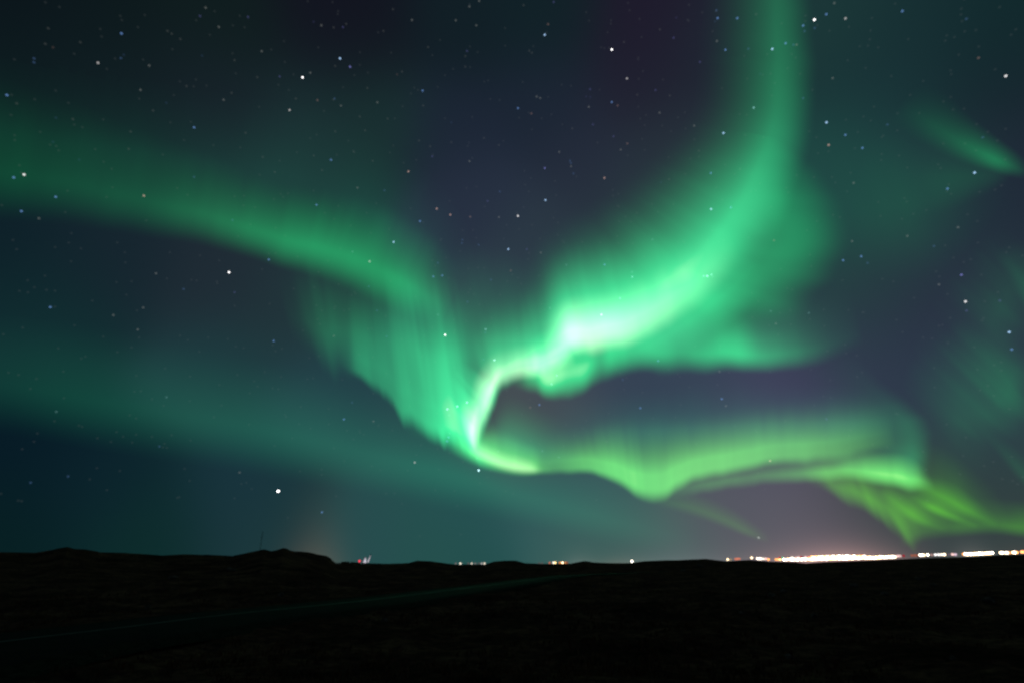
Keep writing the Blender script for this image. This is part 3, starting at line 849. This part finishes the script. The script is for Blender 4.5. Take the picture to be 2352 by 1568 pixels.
# ------------------------------------------------------------------ radio mast behind the left hill
M_mast = rough_mat('dull_steel', (0.02, 0.02, 0.02), (0.05, 0.05, 0.05), 0.5, rough=0.7)
base = at_range(972 * 0.6125, 2078 * 0.6125, 420.0)
top = at_range(983.5 * 0.6125, 1988 * 0.6125, 420.0)
mh = top.z - base.z
mast = tag(empty('radio_mast', base), 'thin dark radio mast rising behind the crest of the left hill', 'radio mast')
parts = []
n_b = 12
hw = lambda t_: 0.30 * (1 - t_) + 0.16
for i in range(n_b):
    z0, z1 = mh * 0.78 * i / n_b, mh * 0.78 * (i + 1) / n_b
    w0, w1 = hw(i / n_b), hw((i + 1) / n_b)
    cor = lambda w, z: [(w, w, z), (-w, w, z), (-w, -w, z), (w, -w, z)]
    a_, b_ = cor(w0, z0), cor(w1, z1)
    for k in range(4):
        parts.append(tube(a_[k], b_[k], 0.022, 0.022, 5))
        parts.append(tube(a_[k], b_[(k + 1) % 4], 0.014, 0.014, 4))
        parts.append(tube(b_[k], b_[(k + 1) % 4], 0.014, 0.014, 4))
v, f = merge(*parts)
mesh_obj('lattice_tower', v, f, M_mast, mast)
v, f = tube((0, 0, mh * 0.78), (0, 0, mh), 0.06, 0.04, 8)
mesh_obj('whip_antenna', v, f, M_mast, mast)
v, f = merge(*[tube((0.35 * math.cos(q), 0.35 * math.sin(q), mh * 0.74), (0.35 * math.cos(q), 0.35 * math.sin(q), mh * 0.94), 0.05, 0.05, 6) for q in (0.4, 2.5, 4.6)],
             tube((0, 0, mh * 0.73), (0, 0, mh * 0.75), 0.42, 0.42, 12), tube((0, 0, mh * 0.93), (0, 0, mh * 0.945), 0.40, 0.40, 12))
mesh_obj('antenna_cluster', v, f, M_mast, mast)

# ------------------------------------------------------------------ pale boulders on the heath
M_rock = rough_mat('lichen_rock', (0.085, 0.042, 0.034), (0.46, 0.21, 0.19), 2.2, bump=0.5, rough=0.95, spec=0.0, c2=(0.62, 0.30, 0.27))


def boulder(size, seed):
    rr = np.random.default_rng(seed)
    bm = bmesh.new()
    bmesh.ops.create_icosphere(bm, subdivisions=3, radius=1.0)
    planes = [(Vector(rr.normal(size=3)).normalized(), rr.uniform(0.62, 0.9)) for _ in range(12)]
    off = rr.uniform(0, 50)
    sx, sy, sz = rr.uniform(0.9, 1.3), rr.uniform(0.7, 1.0), rr.uniform(0.5, 0.75)
    for v_ in bm.verts:
        p = v_.co.copy()
        for n_, dd in planes:
            k = p.dot(n_)
            if k > dd:
                p -= n_ * (k - dd) * 0.9
        p *= 1 + 0.16 * float(vnoise(p.x * 2 + off, p.y * 2 + p.z * 1.7))
        v_.co = Vector((p.x * sx, p.y * sy, p.z * sz)) * size
    V = [tuple(v_.co) for v_ in bm.verts]
    F = [[q.index for q in p.verts] for p in bm.faces]
    bm.free()
    return V, F


ROCKS = [
    (3502, 2198, 0.62, 'widest pale boulder on the heath below the right end of the long strip'),
    (3446, 2174, 0.55, 'pale boulder just beyond and left of the widest one'),
    (3203, 2198, 0.60, 'pale low boulder on the heath under the middle of the longest strip'),
    (2938, 2222, 0.42, 'pale boulder on the heath below the left tip of the longest strip'),
    (2894, 2236, 0.40, 'pale boulder just nearer than the one below the strip tip'),
    (3712, 2262, 0.42, 'pale boulder on the heath under the shorter glowing strip'),
    (3054, 2312, 0.26, 'small pale stone in the middle distance right of the road'),
    (2960, 2466, 0.17, 'small pale stone nearest the viewer in the dark foreground'),
    (3573, 2475, 0.16, 'small pale stone low in the right foreground'),
    (2623, 2122, 1.3, 'far pale boulder close under the skyline left of the town'),
    (2562, 2142, 1.1, 'mossy pale boulder near the far end of the road'),
    (1443, 2330, 0.20, 'small pale stone on the near verge of the road'),
    (2228, 2200, 0.40, 'pale stone on the near side of the far road bend'),
    (865, 2143, 1.0, 'pale boulder on the slope under the left hill'),
    (1053, 2236, 0.34, 'small pale stone on the far verge of the road'),
    (647, 2171, 0.72, 'pale boulder on the heath between the two left hills'),
    (553, 2281, 0.28, 'small pale stone across the road at the left'),
    (3320, 2230, 0.38, 'grey boulder right of the low one under the longest strip'),
    (2780, 2300, 0.22, 'small grey stone left of the stone right of the road'),
]
for k, (sx, sy, size, lab) in enumerate(ROCKS):
    # walk out along the direction until the ground is met
    d_ = ray(sx * 0.6125, sy * 0.6125)
    hd = Vector((d_.x, d_.y)).normalized()
    rs = np.geomspace(4, 420, 900)
    zz = ground_z(hd.x * rs, hd.y * rs)
    slope = d_.z / math.hypot(d_.x, d_.y)
    hit = np.where(EYE.z + rs * slope <= zz)[0]
    r_ = float(rs[hit[0]]) if len(hit) else 200.0
    z_ = float(ground_z(np.array([hd.x * r_]), np.array([hd.y * r_]))[0])
    v, f = boulder(size, 40 + k)
    o = mesh_obj('boulder', v, f, M_rock, smooth=False)
    o.location = (hd.x * r_, hd.y * r_, z_ + size * 0.22)
    o.rotation_euler = (0, 0, k * 1.7)
    tag(o, lab, 'boulder', 'pale boulders on the heath')

# ------------------------------------------------------------------ heath plants on the ground
hr = np.random.default_rng(11)
N = 9000
az_ = hr.uniform(-0.86, 0.86, N)
rr_ = np.exp(hr.uniform(math.log(4.5), math.log(75), N))
px, py = rr_ * np.sin(az_), rr_ * np.cos(az_)
clump = vnoise(px / 3.3, py / 3.3 + 2) + 0.5 * vnoise(px / 0.9, py / 0.9)
ok = (clump > -0.05) & (road_dist(px, py) > 5.2)
px, py = px[ok], py[ok]
pz = ground_z(px, py)
V, F = [], []
for x, y, z in zip(px, py, pz):
    dist_k = 1 + math.hypot(x, y) / 40
    for _ in range(6):
        q = hr.uniform(0, 6.283)
        ln, wd = hr.uniform(0.06, 0.2), hr.uniform(0.010, 0.028) * dist_k
        bx, by = x + hr.normal(0, 0.09) * dist_k, y + hr.normal(0, 0.09) * dist_k
        le = hr.uniform(0.2, 0.9)
        tx, ty = bx + math.cos(q) * ln * le, by + math.sin(q) * ln * le
        ox, oy = -math.sin(q) * wd, math.cos(q) * wd
        k = len(V)
        V += [(bx - ox, by - oy, z - 0.05), (bx + ox, by + oy, z - 0.05), ((bx + tx) / 2 + ox * 0.7, (by + ty) / 2 + oy * 0.7, z + ln * 0.6), ((bx + tx) / 2 - ox * 0.7, (by + ty) / 2 - oy * 0.7, z + ln * 0.6), (tx, ty, z + ln)]
        F += [(k, k + 1, k + 2, k + 3), (k + 3, k + 2, k + 4)]
M_heath = rough_mat('dry_heath', (0.105, 0.033, 0.022), (0.36, 0.120, 0.070), 0.5, rough=0.95, spec=0.0)
tag(mesh_obj('heath_grass', V, F, M_heath), 'low dry heath and grass tufts covering the dark ground', kind='stuff')

# ------------------------------------------------------------------ stars
# blocks of (x, y, magnitude class, colour) on enlarged views; each block starts at the source pixel given
STARS = {
    (0, 0): "1020,283,3b 823,530,3w 58,800,3b 115,1492,3b 202,1468,4w 285,525,2b 286,493,2b 1015,490,2b 1040,462,1b 1253,553,2g 1180,757,2g 1630,1072,3b 1630,1488,2b 1838,228,2g 1680,137,2p 1727,67,2g 2083,145,2p 445,400,1o 140,870,1g 1878,840,2g 1567,725,1g 1697,470,1b 1443,285,1g 1515,330,1g 1080,1252,1g 2063,1117,1g 1097,1107,1g 665,1342,1b 470,990,1b 612,1003,1g 445,1193,1b 675,357,1g 1970,508,1g 1286,930,1g 1945,782,1g 1397,865,1b 380,370,1g 405,240,1g 1407,262,1g",
    (960, 0): "706,493,4b 391,652,5w 790,563,3p 199,644,2p 456,613,2g 282,926,3w 516,844,2o 713,889,2g 660,830,2b 650,838,1g 630,1344,3b 1399,763,3b 1280,1441,3o 1020,862,2g 730,230,2p 549,215,2g 757,203,1g 484,185,1p 652,232,1g 1070,262,1g 1310,170,2g 1678,173,2g 1850,215,2g 1792,57,2g 1874,10,2g 1773,430,2p 1757,562,1g 1758,473,1g 48,432,2g 10,650,1g 335,830,1g 665,1105,1g 157,1446,1g 555,1430,1g 485,1308,1g 57,1320,1g 1793,1355,2g 1480,1315,2p 1640,1197,1g 1370,1182,1g 1462,1230,1g 1226,603,1g 1185,627,1o 935,741,1g 1640,1030,1b 872,980,1g 1105,998,1g 818,1272,1g 980,1352,1g 917,1097,1g 1445,398,1g 1404,888,1g 1150,80,1g 665,556,1g 1915,1160,1g 2040,1220,1g",
    (1920, 0): "275,294,4b 838,418,5w 965,661,3w 838,859,3b 887,888,2o 50,911,3b 303,205,2o 207,813,2g 237,825,2g 163,955,2o 645,899,2g 1239,948,2g 1530,1057,2g 1776,1119,4b 1670,1455,3b 776,1496,3o 275,1413,3p 487,1352,2b 495,1370,2b 496,1398,2g 516,1458,2b 852,1146,2p 680,1048,2p 968,1207,2o 913,1258,2g 397,1278,2g 506,1080,1g 656,751,2p 622,811,1p 658,817,1p 1205,758,2p 1052,797,1g 1325,804,1g 1578,522,2p 1357,319,2p 1380,150,1p 1242,250,1g 1721,347,2g 1793,420,3b 1985,411,2b 1892,155,3b 1727,154,3b 1717,89,2b 1705,182,1b 2049,121,1g 2030,906,3c 2087,622,1b 940,355,1g 350,19,2p 97,46,1g 145,428,1g 167,445,1g 1320,1507,1g 1252,1532,1b 1915,1420,1g 1570,1267,1g 360,1522,1g 158,1498,1g 1093,1168,1g 1125,968,1g 1077,998,1g 1064,664,1p 647,175,1g",
    (2880, 0): "390,168,5w 490,122,3b 651,157,3w 1128,96,3b 557,28,2g 295,217,3b 307,263,2b 392,237,2b 313,180,1g 148,365,3b 36,413,4b 213,378,2b 240,377,2g 543,658,2g 295,826,2b 374,756,1b 491,1030,4b 510,1219,3o 650,1135,3b 793,1244,3b 1003,1048,2b 1735,1452,4b 1997,640,4w 1768,488,2o 1803,1155,2b 1666,160,2b 1630,180,1g 1475,854,1g 1036,641,1g 1170,1409,1g 719,1537,2g 566,1534,1g 1518,1550,1g 407,1155,1g 165,575,1g 1752,1045,1b 770,390,1g 925,400,1g 840,385,1g 730,1247,1g 232,486,1g 1100,1308,1g 1652,265,1g 655,1008,1g",
    (0, 700): "1923,720,5w 1208,77,3o 468,87,3b 180,207,3b 327,268,2g 422,1012,3b 1310,729,2g 952,1079,2g 1203,1016,2g 1542,860,2b 1402,772,1g 895,88,1g 567,37,1g 548,215,1g 1952,282,2b 1970,888,2p 680,520,1g 1427,552,1p 232,787,1b 1970,1000,1g 1157,1200,2g 682,1441,1g 1675,1384,1g 1912,1278,1g 1386,1524,1g 390,868,1g 985,1387,1g 462,1008,1g 1825,812,1g",
    (960, 700): "508,153,3b 1156,465,4b 107,613,3b 107,562,1o 165,560,1g 954,628,3w 983,617,1g 1518,186,3o 1632,237,3o 1800,254,2o 1377,290,3b 2119,526,4b 1870,490,2b 1733,447,2b 1730,475,2b 1528,641,2b 1489,755,3b 1564,747,3b 1973,782,2b 1777,967,2b 1529,1075,2c 1588,1244,5w 1929,1197,3c 1925,1224,2b 1890,1227,1o 2002,1454,4c 1912,1448,2b 1096,1256,2b 654,1253,2g 148,1294,3b 1016,1041,2b 972,1190,1b 948,838,2b 810,547,2c 1130,793,1b 1079,32,2b 852,10,2g 208,62,1g 166,347,1o 245,412,1b 2047,42,2b 1945,122,2p 2040,258,2g 1117,357,1b 965,392,1g 2140,705,2o 605,622,1g 525,717,1g 802,910,1g 51,694,1p 827,885,1b 448,1437,1p 1480,620,1b 1557,440,1g 1830,905,1b 1915,682,1g 1800,862,1g 578,220,1g 795,328,1g 655,272,1g 2110,795,1g 74,1553,1g 530,1420,1g",
    (1920, 700): "281,114,4b 50,247,4w 1672,189,4b 1839,176,3b 751,1075,4w 907,938,3c 1610,751,3c 1640,751,4c 1675,740,3c 1684,757,2c 1010,758,3c 1007,718,2c 778,655,3b 457,657,2c 1227,1461,3b 124,526,2p 60,358,1p 168,322,1g 50,767,1p 242,555,2g 338,817,1g 319,1020,2c 249,987,1c 78,815,1b 1180,443,2c 1323,838,1c 438,470,1g 1175,148,1g 899,293,1g 1000,293,1g 848,75,1g 371,74,1g 98,172,1g 41,220,1p 590,463,1g 1765,110,1g 1743,1550,2g 1395,465,1b",
    (2880, 700): "1508,18,3b 1537,62,1b 170,49,1g 547,238,1g 706,459,2g 50,452,2o 631,619,3b 783,586,3b 836,641,2b 1170,415,2g 1596,342,2g 1220,230,1g 1394,500,2b 1624,741,3p 1792,740,1g 1436,822,2g 1507,902,1o 1659,965,4w 1667,1041,2p 1947,957,2p 343,1061,2c 24,1046,2c 67,1149,2g 625,787,1g 804,1053,1g 1465,1160,1g 2026,1221,4b 2047,1365,3b 1900,1495,1g 1302,1265,1p 500,1380,1b 1052,797,1b 1907,27,1b 2002,552,1g 363,670,1b 1440,755,1g 1510,1310,1g 352,1112,1g",
    (0, 1400): "1398,197,2c 473,319,2c 285,570,1g 1110,578,1g 1338,610,2b 1402,622,1g 572,861,2b 257,914,2b 1550,797,1g 2012,829,2g 2115,966,1g 458,398,1g 978,490,1g 1505,1035,1g 932,572,1g 1143,375,1g",
    (960, 1400): "186,985,6w 554,1162,3b 1333,745,3w 1870,811,5c 1607,298,4c 1690,275,4c 1771,242,4c 1623,348,2c 1617,534,3b 1605,566,3b 1628,498,2c 738,383,3b 808,242,2b 986,401,2g 2034,651,2c 1852,711,2c 1739,740,1g 1940,872,1g 1092,1004,1g 1226,1092,1g 1376,1363,1g 1690,1108,1g 210,27,1g 188,130,1g 155,605,1g 984,167,1g 1293,272,1g 1030,433,1g 870,476,1g 458,460,1g 362,422,1g 369,818,1g 1145,477,1g 268,1207,1g 1525,630,1g 1627,668,1g 2108,146,1o 742,733,1g 1722,1348,1g",
    (1920, 1400): "230,261,3b 153,284,2o 930,51,2b 961,36,1g 1078,289,3b 1762,212,3b 1797,271,2g 332,88,3c 376,15,3c 457,428,1g 520,519,1g 255,649,2c 393,702,2c 712,1059,1g 2071,1375,3g 1727,93,1g 1410,27,1p 940,132,1p 1372,366,1g",
    (2880, 1400): "17,731,3o 491,381,2p 525,203,1p 145,398,1p 878,595,1g 1304,654,1o 428,913,1g",
}
# easily found stars: (x, y) -> (own label, short name the others are told by)
ANCHORS = [
    (694, 178, 'brilliant white star high at the upper left with a blue one above right', 'upper left white star'),
    (781, 135, 'bright blue star just above right of the upper left white star', 'upper left blue star'),
    (1405, 114, 'topmost brilliant white star left of the tall green ribbon', 'topmost brilliant white star'),
    (1251, 80, 'bright blue star near the top left of the topmost brilliant white star', 'topmost bright blue star'),
    (526, 626, 'brilliant white star alone in the dark gap under the green arc', 'white star under the arc'),
    (639, 1127, 'lowest and largest brilliant white star over the left hill', 'lowest brilliant white star'),
    (1100, 1080, 'brilliant pale star just beneath the point of the white aurora hook', 'star beneath the hook'),
    (1022, 769, 'brilliant white star inside the rayed green curtain', 'white star in the curtain'),
    (1871, 46, 'brilliant white star near the top right of the tall green ribbon', 'white star beside the ribbon'),
    (2310, 175, 'bright pinkish white star near the upper right edge', 'upper right edge star'),
    (2218, 692, 'bright warm white star in the purple gap at the right', 'star in the purple gap'),
    (1253, 460, 'bright blue star in the central dark gap above a warm white one', 'central blue star'),
    (1190, 496, 'bright warm white star below left of the central blue star', 'central warm white star'),
    (904, 556, 'bright blue star at the top rim of the green arc', 'blue star on the arc'),
    (1382, 722, 'bright white star half drowned in the glowing white core', 'star in the white core'),
    (1898, 282, 'bright blue star just right of the tall green ribbon', 'blue star beside the ribbon'),
    (2318, 762, 'bright blue star by the right edge with a dimmer one beneath', 'lower right edge star'),
    (2239, 397, 'bright blue star just under the short green streak', 'star under the streak'),
    (55, 401, 'bright white star by the left edge inside the green arc', 'left edge white star'),
    (1742, 1233, 'lone pale grey star low over the town at the tip of the aurora tail', 'star over the town'),
    (1136, 826, 'bright cyan star on the bend above the white hook', 'star above the hook'),
    (1624, 634, 'brightest of the cluster of cyan stars inside the green ribbon', 'cyan star cluster'),
    (1774, 113, 'bright blue star inside the upper part of the tall ribbon', 'blue star in the ribbon'),
    (1662, 306, 'bright blue star on the left rim of the tall ribbon', 'blue star left of ribbon'),
    (1633, 480, 'bright blue star inside the left rim of the ribbon above the cyan cluster', 'blue star above the cluster'),
]
PT = 0.27348
allstars = []
for (ox, oy), txt in STARS.items():
    for w in txt.split():
        x, y, c_ = w.split(',')
        allstars.append((ox * 0.6125 + float(x) * PT, oy * 0.6125 + float(y) * PT, int(c_[0]), c_[1]))
allstars.sort(key=lambda q: -q[2])
TINT = {'w': (1.0, 0.96, 0.95), 'b': (0.22, 0.44, 1.0), 'p': (0.34, 0.34, 1.0), 'o': (1.0, 0.62, 0.52), 'g': (0.80, 0.85, 0.80), 'c': (0.45, 0.95, 1.0)}
TINT_HI = {'b': (0.42, 0.66, 1.0), 'w': (1.0, 0.97, 0.97), 'c': (0.55, 0.95, 1.0), 'o': (1.0, 0.78, 0.70), 'g': (0.80, 0.85, 0.80), 'p': (0.5, 0.5, 1.0)}
POW = {6: 2.0, 5: 0.95, 4: 0.38, 3: 0.15, 2: 0.034, 1: 0.011}
BW = {6: 'brilliant', 5: 'brilliant', 4: 'bright', 3: 'clear', 2: 'dim', 1: 'faint'}
CW = {'w': 'white', 'b': 'blue', 'p': 'violet', 'o': 'reddish', 'g': 'grey', 'c': 'cyan'}
R_STAR = 9000.0
_sm, _smesh = {}, {}


def star_mesh(cl, co):
    if (cl, co) not in _smesh:
        tint = (TINT_HI if cl >= 4 else TINT)[co]
        _sm[(cl, co)] = glow_mat(f'star_{CW[co]}_light', tint, POW[cl], clear=True)
        rad = R_STAR * (1.1 if cl == 6 else 0.95 if cl >= 4 else 0.95) * 0.98 / 569.0
        v_, f_ = ball(rad)
        me = bpy.data.meshes.new('star')
        me.from_pydata(v_, [], f_)
        me.polygons.foreach_set('use_smooth', [True] * len(f_))
        me.materials.append(_sm[(cl, co)])
        _smesh[(cl, co)] = me
    return _smesh[(cl, co)]


def compass(dx, dy):
    q = math.degrees(math.atan2(-dy, dx)) % 360
    return ['right of', 'above right of', 'above', 'above left of', 'left of', 'below left of', 'below', 'below right of'][int((q + 22.5) // 45) % 8]


NUM = {2: 'two', 3: 'three', 4: 'four', 5: 'five', 6: 'six', 7: 'seven', 8: 'eight', 9: 'nine', 10: 'ten'}
keep, rest = allstars[:298], allstars[298:]
desc = {}
for k, (x, y, cl, co) in enumerate(keep):
    an = min(ANCHORS, key=lambda q: math.hypot(q[0] - x, q[1] - y))
    dd = math.hypot(an[0] - x, an[1] - y)
    if dd < 9 and cl >= 3 and ('own', an[3]) not in desc:
        desc[('own', an[3])] = [(0, k, None)]
    else:
        desc.setdefault((BW[cl], CW[co], compass(x - an[0], y - an[1]), an[3]), []).append((dd, k, an))
own = {q[3]: q[2] for q in ANCHORS}
labels = {}
for key, lst in desc.items():
    if key[0] == 'own':
        labels[lst[0][1]] = own[key[1]]
        continue
    lst.sort(key=lambda q: q[0])
    for n_, (dd, k, an) in enumerate(lst):
        if len(lst) == 1:
            labels[k] = f'{key[0]} {key[1]} star {key[2]} the {key[3]}'
        else:
            rank = 'nearest' if n_ == 0 else 'farthest' if n_ == len(lst) - 1 else f'{ORD[n_]} nearest'
            labels[k] = f'{rank} of {NUM.get(len(lst), len(lst))} {key[0]} {key[1]} stars {key[2]} the {key[3]}'
for k, (x, y, cl, co) in enumerate(keep):
    o = bpy.data.objects.new('star', star_mesh(cl, co))
    COL.objects.link(o)
    o.location = EYE + ray(x, y) * R_STAR
    tag(o, labels[k], 'star', 'stars in the night sky')
bm_parts = []
fs_rng = random.Random(9)
V, F = [], []
ico_v, ico_f = ball(R_STAR * 0.9 / 569.0)


def add_star(p):
    k = len(V)
    for q in ico_v:
        V.append((p.x + q[0], p.y + q[1], p.z + q[2]))
    for q in ico_f:
        F.append(tuple(i + k for i in q))


for x, y, cl, co in rest:
    add_star(EYE + ray(x, y) * R_STAR)
for _ in range(900):
    x, y = fs_rng.uniform(-200, 2552), fs_rng.uniform(-150, 1150)
    add_star(EYE + ray(x, y) * R_STAR)
tag(mesh_obj('faint_stars', V, F, glow_mat('faint_star_light', (0.75, 0.85, 0.85), 0.006, clear=True)), 'countless barely visible stars dusting the whole sky', kind='stuff')
